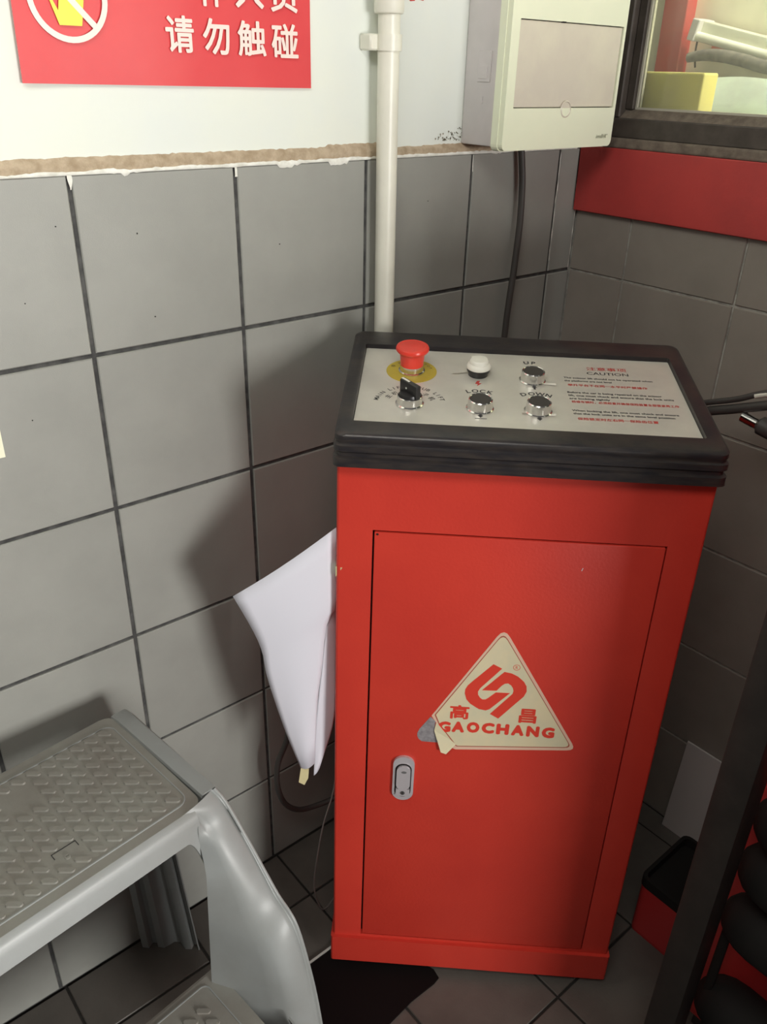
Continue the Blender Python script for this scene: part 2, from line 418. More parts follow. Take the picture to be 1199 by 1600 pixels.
def bar2(c, L, wd, ang):
    d = Vector((math.cos(ang), math.sin(ang)))*L; q = Vector((-math.sin(ang), math.cos(ang)))*wd; c = Vector(c)
    return [tuple(c-d-q), tuple(c+d-q), tuple(c+d+q), tuple(c-d+q)]
add('prohibition_ring', merge(ringprism(ellipse(*cc, .040, .0395), ellipse(*cc, .0345, .034), 0, .0008), prism(bar2(cc, .0355, .0029, ca), 0, .00065)), M_signw, sign, Ms)
letters = []
for ch, a, b, z0, z1 in (('请', -.7343, -.7010, 1.3100, 1.3446), ('勿', -.6905, -.6570, 1.3095, 1.3440), ('触', -.6470, -.6100, 1.3090, 1.3438), ('碰', -.6027, -.5655, 1.3085, 1.3430),
                         ('非', -.7790, -.7450, 1.3600, 1.394), ('工', -.7360, -.7020, 1.3640, 1.391), ('作', -.6925, -.6580, 1.3545, 1.391), ('人', -.6475, -.6110, 1.3555, 1.390), ('员', -.6020, -.5655, 1.3540, 1.390)):
    letters.append(fit_text(ch, a, b, z0, z1, bold=.022))
add('white_lettering', merge(*letters), M_signw, sign, RWL(-.0018))
# fragment of another red mark on the wall right of the pipe
o = add('painted_stroke', prism([(-.394, 1.3800), (-.388, 1.3768), (-.381, 1.3775), (-.378, 1.3815), (-.372, 1.3790), (-.366, 1.3785), (-.364, 1.3815), (-.370, 1.3860), (-.380, 1.3890), (-.391, 1.3860)], 0, .0004), mat('red_wall_paint', (.6, .04, .03), .6), None, RWL(.0038))
props(o, 'small red painted mark on the white wall at the top, between pipe and distribution box', 'paint mark')
# cream card at the left edge
cardt = add('wall_card', box(-1.04, -.9764, -.0016, -.0004, .905, .9425), mat('cream_card', (.86, .86, .66), .5))
props(cardt, 'corner of a small cream card stuck on the grey tiles at the left', 'card')
# pipe
pipe = empty('plastic_conduit', T(-.4365, -.02, 0), 'cream plastic pipe running down the wall behind the red cabinet', 'pipe')
px, py = -.4395, -.0205
add('tube', tube([(px-.0045, py, 1.60), (px-.003, py, 1.30), (px, py, 1.0), (px+.001, py, .6), (px, py, .05)], .0138, 20), M_pipe, pipe, I4, smooth=True)
add('coupling', xf(T(px-.0040, py, 1.36), lathe([(.0140, -.001), (.0175, 0), (.0185, .002), (.0185, .06), (.014, .061)], 24)), M_pipe, pipe, I4, smooth=True)
add('wall_clip', merge(box(-.470, -.438, -.018, .004, 1.320, 1.338, .002), xf(T(px-.003, py, 1.320), lathe([(.0142, 0), (.0165, 0), (.0165, .018), (.0142, .018)], 20))), M_pipe, pipe, I4, smooth=True)
add('wall_clip', merge(box(-.468, -.438, -.018, .0, .62, .638, .002), xf(T(px, py, .62), lathe([(.0142, 0), (.0165, 0), (.0165, .018), (.0142, .018)], 20))), M_pipe, pipe, I4, smooth=True)
# distribution box
db = empty('distribution_box', T(-.16, 0, 1.205), 'greenish white distribution box with a milky flap beside the window', 'electrical box')
bx0, bx1, bz0, bz1, by = -.2838, -.041, 1.2045, 1.50, -.0784
add('back_box', merge(box(bx0+.001, bx1-.001, -.058, .004, bz0+.004, bz1-.002, .003, 2), box(bx0-.0004, bx0+.002, -.046, -.022, 1.288, 1.325, .0004), box(bx0-.0004, bx0+.002, -.034, -.033, 1.262, 1.27, 0)), M_boxback, db, I4, smooth=True)
add('knockout', box(bx0-.0012, bx0+.001, -.040, -.024, 1.292, 1.306, .0003), M_boxback, db, I4)
fo = rrect(bx0-.001, bx1+.001, bz0, bz1, .008); fw = rrect(-.2685, -.0455, 1.2575, 1.3625, .0015)
front = [(x, z) for x, z in fo]
bm_v, bm_f = ringprism(fo, fw, 0, .0205)
add('cover', (bm_v, bm_f), M_boxfront, db, RWL(-.058+.0))
add('cover_lip', ringprism(rrect(bx0-.0022, bx1+.0022, bz0-.0012, bz1+.001, .009), rrect(bx0-.001, bx1+.001, bz0, bz1, .008), 0, .012), M_boxfront, db, RWL(-.058))
add('flap', box(-.2675, -.0465, -.0765, -.0735, 1.2585, 1.3615, .0008), M_flap, db, I4, smooth=True)
add('breaker_label', box(-.235, -.085, -.0733, -.072, 1.29, 1.34), M_toggle, db, I4)
add('flap_shadow_gap', box(-.2685, -.0455, -.0725, -.0705, 1.2575, 1.3625), M_dark, db, I4)
add('thumb_notch', merge(xf(RWL(-.0784) @ T(-.157, 1.2560, 0), lathe([(.0112, -.001), (.0112, .0006), (.0098, .0012), (.009, -.0002)], 28))), M_flap, db, I4, smooth=True)
add('flap_stop', merge(box(-.185, -.178, -.0795, -.076, 1.3612, 1.3628)), M_dark, db, I4)
add('brand_print', fit_text('innoBHK’', -.079, -.051, 1.2160, 1.2215, .01, shear=.35), mat('grey_green_ink', (.22, .24, .15), .6), db, RWL(-.0789))
# black cable from the box
cb = add('black_cable', tube([(-.172, -.012, 1.215), (-.166, -.013, 1.184), (-.160, -.0135, 1.147), (-.157, -.0135, 1.09), (-.1595, -.013, 1.02), (-.164, -.013, .969), (-.167, -.013, .905), (-.17, -.013, .7), (-.20, -.02, .4), (-.22, -.03, .05)], .0052, 12), M_cable, smooth=True)
props(cb, 'black cable running down the tiles from the bottom of the distribution box', 'cable')

# ------------------------------------------------------------------ control cabinet
yaw = -.756; lean, roll = .028, .006
ux = Vector((math.cos(yaw), math.sin(yaw), 0)); nrm = Vector((math.sin(yaw), -math.cos(yaw), 0))
up = (Vector((0, 0, 1))-nrm*lean+ux*roll).normalized(); vv = up.cross(ux).normalized(); ux = vv.cross(up)
MC = Matrix(((ux.x, vv.x, up.x, -.6982), (ux.y, vv.y, up.y, -.2374), (ux.z, vv.z, up.z, 0), (0, 0, 0, 1)))
cab = empty('control_cabinet', MC, 'red steel lift control cabinet with black lid and push buttons', 'cabinet')
Wc, D, ZTOP = .4376, .258, .900
zb, zp = .0200, .0745
def vbox(x0, x1, y0, y1, z0, z1, r, seg=4):
    """box with only the vertical edges rounded"""
    return prism(rrect(x0, x1, y0, y1, r, seg), z0, z1)
add('body', vbox(0, Wc, .010, D, zp-.002, ZTOP, .004), M_red, cab, smooth=True)
# front frame with the door opening
MF = MC @ Matrix(((1, 0, 0, 0), (0, 0, -1, 0), (0, 1, 0, 0), (0, 0, 0, 1)))   # (u,z,out) -> cabinet
do = (.0440, .3955, .0800, .8118)
bm = bmesh.new()
fr_v, fr_f = ringprism(rrect(do[0]-.012, do[1]+.012, do[2]-.012, do[3]+.012, .0005, 2), rrect(*do, .0005, 2), -.010, 0)
# frame built of four flat members so that every outer edge is crisp
members = []
members.append(box(.0, do[0], 0, .0105, zp-.002, ZTOP)); members.append(box(do[1], Wc, 0, .0105, zp-.002, ZTOP))
members.append(box(do[0], do[1], 0, .0105, do[3], ZTOP)); members.append(box(do[0], do[1], 0, .0105, zp-.002, do[2]))
bm = bmesh.new()
V, F = merge(*members); vs = [bm.verts.new(v) for v in V]
for f in F: bm.faces.new([vs[i] for i in f])
bmesh.ops.remove_doubles(bm, verts=bm.verts[:], dist=1e-5)
dup = {}
for f in list(bm.faces): dup.setdefault(tuple(sorted(v.index for v in f.verts)), []).append(f)
ed = [e for e in bm.edges if all(abs(v.co.y) < 1e-6 for v in e.verts) and (all(v.co.x < 1e-6 for v in e.verts) or all(v.co.x > Wc-1e-6 for v in e.verts))]
bmesh.ops.bevel(bm, geom=ed, offset=.004, segments=4, affect='EDGES', profile=.5)
add('front_frame', from_bm(bm), M_red, cab, smooth=True)
add('opening_shadow', box(do[0]+.0003, do[1]-.0003, .0085, .0099, do[2]+.0003, do[3]-.0003), M_dark, cab)
door = add('door', box(.0463, .3940, -.0012, .008, .0826, .8098, .0016, 2), M_red, cab, smooth=True)
add('corner_hole', xf(Matrix(((1, 0, 0, .0500), (0, 0, -1, -.0013), (0, 1, 0, .8070), (0, 0, 0, 1))), prism(ellipse(0, 0, .0016, .0014, 12), 0, .0003)), M_dark, door)
add('paint_chip', xf(Matrix(((1, 0, 0, .2995), (0, 0, -1, -.0013), (0, 1, 0, .7745), (0, 0, 0, 1))), prism([(-.0006, -.002), (.0003, -.002), (.0012, .002), (.0004, .0018)], 0, .0003)), M_paper, door)
pl = add('plinth', merge(vbox(-.0035, Wc+.0030, -.0055, D, zb, zp, .004)), M_red, cab, smooth=True)
#add('plinth_seam', box(-.001, Wc+.001, -.0058, -.0002, zp-.0002, zp+.0005), M_dark, cab)
for fx, fy in ((.045, .03), (Wc-.045, .03), (.045, D-.03), (Wc-.045, D-.03)):
    zf = fy*.028-fx*.006
    add('foot', xf(T(fx, fy, 0), lathe([(.016, zf+.0004), (.016, zf+.004), (.006, zf+.0055), (.006, zb+.001)], 20)), M_latch, cab, smooth=True)
# lid
SL = .1778
pz = lambda v, off: .9378+(v-.02)*SL+off
rings = [(-.001, .4385, -.010, .258, .003, lambda v: .8965), (-.004, .4415, -.0155, .262, .010, lambda v: .899), (-.004, .4415, -.016, .262, .012, lambda v: .901), (-.004, .4415, -.016, .262, .012, lambda v: .9095),
         (-.0005, .438, -.0125, .2585, .010, lambda v: .9115), (-.0005, .438, -.0125, .2585, .010, lambda v: .9155), (-.0035, .441, -.0155, .2615, .012, lambda v: .918), (-.0035, .441, -.0155, .2615, .012, lambda v: .925),
         (-.001, .4385, -.013, .259, .011, lambda v: .9268), (-.001, .4385, -.013, .259, .011, lambda v: .9295), (-.0022, .4397, -.0142, .2602, .012, lambda v: .9312),
         (-.0020, .4395, -.0140, .2600, .012, lambda v: pz(v, .0042)), (.0005, .437, -.0115, .2575, .012, lambda v: pz(v, .0066)), (.0035, .434, -.0085, .2545, .011, lambda v: pz(v, .0072)),
         (.0120, .4240, .0100, .228, .006, lambda v: pz(v, .0066)), (.0152, .4200, .0185, .2195, .003, lambda v: pz(v, .0060)), (.0160, .4192, .0193, .2187, .002, lambda v: pz(v, .0002))]
V, F = [], []; nr = 24
for (a, b, c, d, r, fz) in rings:
    for x, y in rrect(a, b, c, d, r, 6): V.append((x, y, fz(y)))
for k in range(len(rings)-1):
    for i in range(nr):
        j = (i+1) % nr; F.append((k*nr+i, k*nr+j, (k+1)*nr+j, (k+1)*nr+i))
F.append(tuple(reversed(range(nr)))); F.append(tuple((len(rings)-1)*nr+i for i in range(nr)))
add('lid', (V, F), M_lid, cab, smooth=True)
add('side_screw', xf(T(-.004, .055, .915) @ Matrix.Rotation(-math.pi/2, 4, 'Y'), lathe([(.0045, -.002), (.0045, .001), (.003, .0025)], 16)), M_chrome, cab, smooth=True)
# faceplate
ca, sa = math.cos(math.atan(SL)), math.sin(math.atan(SL))
MP = MC @ Matrix(((.001, 0, 0, .0164), (0, .001*ca, -.001*sa, .02), (0, .001*sa, .001*ca, .9378), (0, 0, 0, 1)))   # millimetres on the plate
plate = add('faceplate', prism(rrect(0, 402.4, 0, 200.9, 2), .2, .9), M_plate, cab, MP)
def arc_text(s, cx, cy, r, a0, a1, size, bold=0):
    out = []
    for i, ch in enumerate(s):
        if ch == ' ': continue
        a = math.radians(a0+(a1-a0)*i/(len(s)-1)); t = text(ch, size, bold)
        out.append(xf(T(cx+r*math.cos(a), cy+r*math.sin(a), 1.0) @ Matrix.Rotation(a-math.pi/2, 4, 'Z'), t))
    return merge(*out)
def ln(s, x0, x1, y, h, bold=.03): 
    return fit_text(s, x0, x1, y-h/2, y+h/2, bold, z=1.0)
def arrow(cx, cy, up_, stem=4.0, hw=3.2, hh=3.5, sw=1.3):
    s = 1 if up_ else -1
    return prism([(cx-sw, cy-s*stem), (cx+sw, cy-s*stem), (cx+sw, cy), (cx+hw, cy), (cx, cy+s*hh), (cx-hw, cy), (cx-sw, cy)], .9, 1.05)
black = [arc_text('MAIN LIFT', 63.4, 55, 41, 170, 104, 8.5, .12), arc_text('SUB LIFT', 63.4, 55, 41, 74, 18, 8.5, .12),
         arc_text('主机', 63.4, 54, 30, 150, 128, 8.5, .1), arc_text('子机', 63.4, 54, 30, 52, 30, 8.5, .1),
         arc_text('LOCK', 148, 53, 41, 109, 71, 11, .3), arc_text('DOWN', 218.5, 53, 41, 112, 68, 11, .3), arc_text('UP', 217.5, 132, 47, 95.5, 84.5, 11, .3), 
         ln('CAUTION', 289.5, 343, 157.5, 7.4, .012),
         ln('The scissor lift should not be operated when', 258, 371, 142, 5.6), ln('the platforms are not level', 258, 318, 133.8, 5.6),
         ln('Before the car is being repaired on the scissor', 258.5, 375, 102.8, 5.8), ln('lift, one must check and ensure that the lock units', 259, 388, 95.2, 5.6), ln('are locking tightly', 259, 309, 87, 5.6),
         ln('When locking the lift, one must check and ensure', 258.7, 386, 57.2, 5.6), ln('that the lock units are in the same level position', 259.5, 380, 49.8, 5.6),
         arrow(218.3, 111, True, 5, 3.4, 4.5), arrow(148.3, 33.5, False, 5, 3.2, 4.5), arrow(218.2, 34, False, 5, 3.4, 5), prism([(141.5, 26.2), (155.5, 26.2), (155.5, 27.4), (141.5, 27.4)], .9, 1.05)]
for q in black: add('black_print', q, M_ink, plate, MP)
redp = [ln('注意事项', 290.5, 342.5, 170.5, 9.5, .012), ln('举升平台不在同一水平时严禁操作', 261, 361, 123, 6.2), ln('检修车辆时，必须检查并确保保险装置全部锁紧再工作', 261, 391, 79.5, 6.2),
        ln('保险锁定时左右同一保险齿位置', 263, 358, 38.4, 6.2),
        prism([(146.5, 121), (150.5, 121.5), (148.6, 115.5), (152.2, 115), (146.3, 107.5), (147.2, 113), (144, 113.3)], .9, 1.05)]
for q in redp: add('red_print', q, M_redink, plate, MP)
# emergency stop
MPm = lambda x, y: MP @ T(x, y, .9)
ring = add('yellow_label_disc', prism(ellipse(0, 0, 32.5, 32.5, 48), 0, .5), M_yellow, plate, MPm(62.8, 139.5))
es = add('emergency_stop_button', lathe([(14.8, 8), (14.8, 12), (15.6, 22), (16.4, 26.5), (19.6, 28.5), (21.2, 30.8), (21.2, 32.5), (20.2, 34.6), (17.0, 36.0), (16.2, 35.9), (15.6, 35.5), (9, 36.4), (.5, 36.8)], 40), M_stop, cab, MPm(62.8, 139.5), smooth=True)
add('chrome_collar', lathe([(17.0, .4), (17.0, 2.2), (15.3, 3.0), (15.0, 10), (13, 10.2)], 36), M_chrome, es, MPm(62.8, 139.5), smooth=True)
for q in (arc_text('STOP', 62.8, 139.5, 26, 62, 22, 5.5), arc_text('停止', 62.8, 139.5, 26, 155, 128, 6.5)): add('label_print', q, M_ink, es, MP @ T(0, 0, .5))
# selector switch
sx, sy = 63.4, 53.6
sel = add('selector_switch', lathe([(17.2, .1), (17.2, 1.8), (15.6, 3), (15.0, 11.5), (14.2, 12.2), (13.2, 11.0)], 36), M_chrome, cab, MPm(sx, sy), smooth=True)
kb = xf(Matrix.Rotation(math.radians(-47), 4, 'Z'), box(-15, 15, -3.6, 3.6, 11, 29, 1.0, 2))
add('black_knob', merge(lathe([(13.2, 8), (13.2, 12.5), (12, 15.5), (6, 16.5)], 32), kb), M_black, sel, MPm(sx, sy), smooth=True)
add('white_pointer', xf(Matrix.Rotation(math.radians(-47), 4, 'Z'), merge(box(-15.0, -1.5, -1.4, 1.4, 28.8, 29.4), box(-4, -2.4, -3.9, -3.5, 20, 22))), M_whitebtn, sel, MPm(sx, sy))
# white indicator lamp
lx, ly = 148.2, 139
lam = add('indicator_lamp', lathe([(14.3, 9.5), (15.4, 10.5), (15.6, 13.5), (14, 16), (12.4, 17.0), (12.0, 20.5), (10.5, 22), (.5, 22.6)], 36), M_whitebtn, cab, MPm(lx, ly), smooth=True)
add('black_base', lathe([(12.5, .1), (12.5, 3), (14.8, 6.5), (14.8, 9.8), (12, 9.9)], 36), M_black, lam, MPm(lx, ly), smooth=True)
# push buttons
def push(x, y, name):
    b = add(name, lathe([(16.8, .1), (16.8, 1.6), (15.4, 2.6), (14.6, 13.0), (13.6, 14.0), (12.8, 13.4), (12.6, 11)], 36), M_chrome, cab, MPm(x, y), smooth=True)
    add('black_cap', lathe([(12.7, 9), (12.7, 13.2), (12.2, 13.7), (.3, 13.5)], 32), M_btn, b, MPm(x, y), smooth=True)
    return b
push(217, 129.5, 'push_button'); push(148, 50.5, 'push_button'); push(217.6, 51, 'push_button')
# loose legend foil under the buttons
foil = mat('clear_foil', (.78, .74, .66), .25)
fp = []
for cx, cy, L, ang in ((128, 141, 22, 200), (236, 121, 16, -12), (203, 44, 9, 188), (233, 42, 8, -8)):
    a = math.radians(ang); q = bar2((cx, cy), L/1.6, 2.0, a)
    fp.append(([(q[0][0], q[0][1], 1.0), (q[1][0], q[1][1], 2.2), (q[2][0], q[2][1], 3.4), (q[3][0], q[3][1], 1.4)], [(0, 1, 2, 3)]))
for q in fp: add('peeling_film', q, foil, plate, MP)
# ---- sticker on the door
MD = lambda t: MC @ Matrix(((1, 0, 0, 0), (0, 0, -1, -.0013-t), (0, 1, 0, 0), (0, 0, 0, 1)))
tri = [(.2148, .6835), (.3310, .4905), (.1670, .4782), (.1609, .4815), (.1382, .5231), (.1312, .5345)]
sticker = add('triangular_sticker', prism(rpoly(tri, [.016, .013, .002, .001, .001, .001]), 0, .0003), M_stickb, cab, MD(0))
props(sticker, 'cream triangular sticker with red emblem and torn corner')
tri2 = [(.2145, .6745), (.3225, .4955), (.1690, .4845), (.1430, .5220), (.1375, .5362)]
add('cream_field', ringprism(rpoly([(.2146, .6765), (.3245, .4945), (.1680, .4835), (.1415, .5215), (.1352, .5365)], [.012, .010, .002, .001, .001]), rpoly([(.2146, .6744), (.3226, .4957), (.1686, .4851), (.1429, .5220), (.1371, .5368)], [.012, .010, .002, .001, .001]), .0003, .0004), mat('brown_red_line', (.42, .10, .06), .5), sticker, MD(0))
add('cream_field', prism(rpoly([(.2146, .6745), (.3227, .4957), (.1686, .4850), (.1428, .5220), (.1370, .5368)], [.012, .010, .002, .001, .001]), .0003, .00042), M_stick, sticker, MD(0))
logo1 = [(.2063, .6262), (.2179, .6200), (.1925, .5866), (.1899, .5806), (.1905, .5753), (.1933, .5705), (.1970, .5678), (.2009, .5681), (.2045, .5712), (.2134, .5808), (.2320, .5811), (.2077, .5525), (.2027, .5498), (.1931, .5515), (.1813, .5594), (.1757, .5665), (.1728, .576), (.1730, .5830), (.1758, .5895), (.1825, .5979)]
logo2 = [(.2215, .6150), (.2312, .6132), (.2400, .6087), (.2483, .6010), (.2523, .5940), (.2534, .5856), (.2505, .5769), (.2406, .5640), (.2205, .5373), (.2088, .5443), (.2354, .5800), (.2362, .5850), (.2350, .5895), (.2323, .5940), (.2278, .5970), (.2238, .5960), (.2200, .5925), (.2140, .5838), (.1950, .5831)]
add('emblem', merge(prism(logo1, .0003, .0006), prism(logo2, .0003, .0006)), M_logo, sticker, MD(0.0001))
ll = []
for i, (ch, x, y) in enumerate((('G', .1496, .5172), ('A', .1682, .5184), ('O', .1884, .5192), ('C', .2085, .5196), ('H', .2283, .5194), ('A', .2486, .5192), ('N', .2690, .5188), ('G', .2896, .5184))):
    hw = .0086
    ll.append(fit_text(ch, x-hw, x+hw, y-.0093, y+.0093, .10))
ll.append(fit_text('高', .1550, .1812, .5322, .5560, .035)); ll.append(fit_text('昌', .2478, .2712, .5325, .5568, .035))
add('red_lettering', merge(*ll), M_logo, sticker, MD(.0006))
add('registered_mark', merge(ringprism(ellipse(.2366, .6232, .0046, .0046, 24), ellipse(.2366, .6232, .0040, .0040, 24), 0, .0001), fit_text('R', .2350, .2382, .6208, .6256, .0)), M_logo, sticker, MD(.0005))
add('torn_backing', prism([(.1301, .5326), (.1371, .5254), (.1366, .5108), (.1437, .4885), (.125, .4885), (.1202, .489), (.1160, .4925), (.1138, .4975), (.1136, .5030), (.1162, .5103)], 0, .0002), M_silver, sticker, MD(0))
fold = [(.1382, .5231, .0002), (.1362, .5108, .001), (.1472, .4770, .006), (.1545, .4752, .007), (.1672, .4878, .0002), (.1609, .4944, .0008), (.1432, .5186, .0008)]
ff = [(x, z, t+.0008) for x, z, t in fold]
add('curled_corner', solid((ff, [(0, 1, 6), (1, 2, 5, 6), (2, 3, 4, 5)]), .0003), M_stick, sticker, MD(0))
# ---- latch
latch = add('latch_plate', prism(rrect(.0830, .1128, .3812, .4612, .0145, 9), 0, .004), M_latch, cab, MD(0), smooth=True)
add('latch_recess', prism(rrect(.0864, .1092, .3880, .4492, .0108, 7), .0035, .0043), M_dark, latch, MD(0))
add('latch_lever', merge(prism(rrect(.0883, .1077, .4035, .4468, .0090, 7), .0035, .0075), prism([(.0883, .3915), (.1077, .3915), (.1077, .4040), (.0883, .4040)], .0035, .0070)), M_latch, latch, MD(0), smooth=True)
add('keyhole', prism(ellipse(.0978, .3975, .0034, .0034, 20), .0070, .0073), mat('keyhole_grey', (.08, .08, .08), .4), latch, MD(0))
add('lever_dimple', prism(ellipse(.0985, .4365, .0038, .0022, 20), .0075, .0077), mat('dimple_grey', (.16, .16, .16), .4), latch, MD(0))
add('key_slot', prism([(.0972, .3948), (.0984, .3948), (.0984, .4002), (.0972, .4002)], .0073, .0075), M_dark, latch, MD(0))
# small yellow tape on the left edge
add('edge_tape', solid(([(-.0006, .03, .760), (-.0006, .002, .757), (.008, -.0008, .757), (-.0006, .03, .738), (-.0006, .002, .742)], [(0, 1, 4, 3), (1, 2, 4)]), .0003), M_tape, cab)

# ------------------------------------------------------------------ papers stuck on the left side
def sheet(le, ri, bend, n=14, m=10):
    a = [Vector(p) for p in spline(le, 6)]; b = [Vector(p) for p in spline(ri, 6)]
    def samp(c, t):
        f = t*(len(c)-1); i = min(int(f), len(c)-2); return c[i].lerp(c[i+1], f-i)
    rows = []
    nn = Vector((-.55, -.83, 0))
    for i in range(n+1):
        t = i/n; p, q = samp(a, t), samp(b, t)
        rows.append([tuple(p.lerp(q, k/m)+nn*bend*math.sin(math.pi*k/m)) for k in range(m+1)])
    return solid(grid(rows), .0004)
p1 = add('paper_sheet', sheet([(-.7796, -.1406, .7091), (-.7612, -.1528, .6551), (-.7523, -.1587, .6182), (-.7482, -.1614, .5748), (-.7315, -.1725, .4821), (-.7143, -.1839, .407)],
      [tuple(MC @ Vector((-.0012, .012, .806))), tuple(MC @ Vector((-.0012, .012, .74))), tuple(MC @ Vector((-.0012, .012, .69))), (-.6830, -.2080, .6599), (-.6890, -.2048, .5917), (-.6945, -.2000, .5252), (-.6985, -.1975, .4177)], .006), M_paper, smooth='all')
props(p1, 'larger white paper sheet flaring out from the left side of the red cabinet', 'paper')
p2 = add('paper_sheet', sheet([(-.6804, -.2064, .6599), (-.6858, -.2028, .5917), (-.6941, -.1973, .4905), (-.6976, -.195, .39)],
      [tuple(MC @ Vector((-.0012, .03, .690))), tuple(MC @ Vector((-.0012, .03, .58))), tuple(MC @ Vector((-.003, .03, .49))), (-.690, -.199, .4039)], .002), M_paper, smooth='all')
p2.location += Vector((-.001, .001, 0))
props(p2, 'narrow folded white paper strip between the larger sheet and the red cabinet', 'paper')
tp = add('yellow_tape_end', solid(([(-.7127, -.1849, .4194), (-.7035, -.1911, .4209), (-.7054, -.1898, .387), (-.7103, -.1866, .3733), (-.7171, -.182, .3793)], [(0, 1, 2, 3, 4)]), .0006), M_tape, p1, I4)
# cables behind the cabinet
c1 = add('cable_loop', tube([(-.600, -.10, .52), (-.625, -.08, .45), (-.648, -.06, .365), (-.659, -.06, .33), (-.677, -.06, .292), (-.679, -.06, .242), (-.667, -.06, .197), (-.642, -.06, .164), (-.608, -.06, .148), (-.565, -.07, .151), (-.53, -.08, .17)], .0048, 10), M_cable, smooth=True)
props(c1, 'thick black cable loop hanging behind the papers near the wall', 'cable')
c2 = add('thin_wire', tube([(-.60, -.13, .34), (-.632, -.15, .272), (-.652, -.15, .212), (-.667, -.15, .132), (-.672, -.15, .08), (-.665, -.15, .033), (-.651, -.15, .003), (-.62, -.14, .002)], .0013, 8), mat('grey_wire', (.25, .23, .22), .4), smooth=True)
props(c2, 'thin grey wire curving to the floor beside the red cabinet', 'wire')

# ------------------------------------------------------------------ step stool
ang = math.radians(6.5)
e1 = Vector((-math.cos(ang), -math.sin(ang), 0)); e2 = Vector((math.sin(ang), -math.cos(ang), 0))
MS = Matrix(((e1.x, e2.x, 0, -.90572), (e1.y, e2.y, 0, -.0721), (0, 0, 1, 0), (0, 0, 0, 1)))    # (a = leftwards, b = forwards, z)
stool = empty('step_stool', MS, 'grey plastic two-step stool with textured treads by the tiled wall', 'step stool')
SW = .42; ZS = .54
def rin(p):   # smooth surface of polylines -> grid
    return p
mir = lambda rows: [[(SW-a, b, z) for a, b, z in r] for r in rows]
# tread slab
add('top_slab', merge(prism(rrect(.022, SW-.022, -.016, .192, .014, 5), .528, ZS-.0012)), M_stooltop, stool, smooth=True)
tr = add('top_tread', prism(rrect(.033, SW-.033, .002, .178, .012, 6), ZS-.0015, ZS-.0002), M_stooltop, stool, smooth=True)
add('tread_border', ringprism(rrect(.0315, SW-.0315, .0005, .1795, .0135, 6), rrect(.033, SW-.033, .002, .178, .012, 6), ZS-.0012, ZS+.0006), M_stool, tr)
def barmesh():
    L, wd = .0186, .0036; o1 = rrect(-L/2, L/2, -wd, wd, wd*.98, 4); o2 = rrect(-L/2+.0007, L/2-.0007, -wd+.0007, wd-.0007, (wd-.0007)*.98, 4)
    n = len(o1); v = [(x, y, 0) for x, y in o1]+[(x, y, .0022) for x, y in o2]; f = [tuple(range(n, 2*n))]
    for i in range(n):
        j = (i+1) % n; f.append((i, j, n+j, n+i))
    me = bpy.data.meshes.new('raised_bar'); me.from_pydata(v, [], f); me.materials.append(M_stooltop); me.update(); return me
bme = barmesh()
def bars(tread, a0, a1, b0, b1, z, skip):
    for i in range(-40, 40):
        for j in range(-30, 30):
            a = .1033-.0190*i; b = .0321+.0190*i+.0192*j
            # lattice vectors (-.019,.019) and (0,.0192)
            if not (a0+.0095 < a < a1-.0095 and b0+.0095 < b < b1-.0095): continue
            if skip(a, b): continue
            o = bpy.data.objects.new('raised_bar', bme); COL.objects.link(o); o.parent = tread
            o.location = (a, b, z); o.rotation_euler = (0, 0, math.radians(-45))
bars(tr, .033, SW-.033, .002, .178, ZS-.0002, lambda a, b: (.148 < a < .195 and .028 < b < .062) or (abs(a-.168) < .013 and abs(b-.150) < .011))
add('round_boss', xf(T(.170, .152, ZS-.0002), lathe([(.0035, 0), (.0035, .0014), (.0018, .0016), (.0016, .0004)], 20)), M_stooltop, tr, smooth=True)
add('square_outline', xf(T(.168, .150, ZS-.0001) @ Matrix.Rotation(0, 4, 'Z'), merge(box(-.014, .014, -.0125, -.0117, 0, .0005), box(-.0145, -.0137, -.0125, -.004, 0, .0005), box(.0132, .014, -.0125, -.004, 0, .0005))), M_black, tr)
# apron below the top step, front and back
def apron(b0, sgn):
    rows = []
    for (b, z) in ((0, ZS-.0012), (.0045, ZS-.003), (.008, ZS-.008), (.0105, ZS-.016), (.014, .507), (.012, .5045)):
        rows.append([(a, b0+sgn*b, z+(-.018*max(0, 1-(a-.045)/.012)**2 if z < .52 and a < .057 else 0)+(-.018*max(0, 1-(SW-.045-a)/.012)**2 if z < .52 and a > SW-.057 else 0)) for a in [.036+.0025*k for k in range(10)]+[.07+(SW-.14)*k/12 for k in range(13)]+[SW-.036-.0025*(9-k) for k in range(10)]])
    return solid(grid(rows), .0025)
add('front_apron', apron(.192, 1), M_stool, stool, smooth=True)
add('back_apron', apron(-.014, -1), M_stool, stool, smooth=True)
# side frames: ridge and outer flange from top corner down to the floor
ridge = [(.0500, .1925, .5395), (.0400, .1960, .5330), (.0290, .2030, .5130), (.0264, .2200, .4940), (.0245, .2350, .4710), (.0205, .2560, .4250), (.0183, .2690, .3930), (.0158, .2960, .3600), (.0126, .3085, .3200), (.0043, .3110, .2190), (-.008, .3200, .0000)]
outer = [(-.0005, .1850, .5420), (-.0050, .1960, .5300), (-.0090, .2060, .5110), (-.0125, .2170, .4900), (-.0160, .2340, .4630), (-.0195, .2560, .4300), (-.0215, .2720, .4090), (-.0245, .3000, .3800), (-.0295, .3180, .3000), (-.0370, .3270, .2000), (-.0520, .3350, .0000)]
def resample(c, n):
    s = spline(c, 8); L = [0]
    for i in range(1, len(s)): L.append(L[-1]+(s[i]-s[i-1]).length)
    out = []; k = 0
    for i in range(n+1):
        t = L[-1]*i/n
        while k < len(L)-2 and L[k+1] < t: k += 1
        out.append(s[k].lerp(s[k+1], (t-L[k])/max(1e-9, L[k+1]-L[k])))
    return out
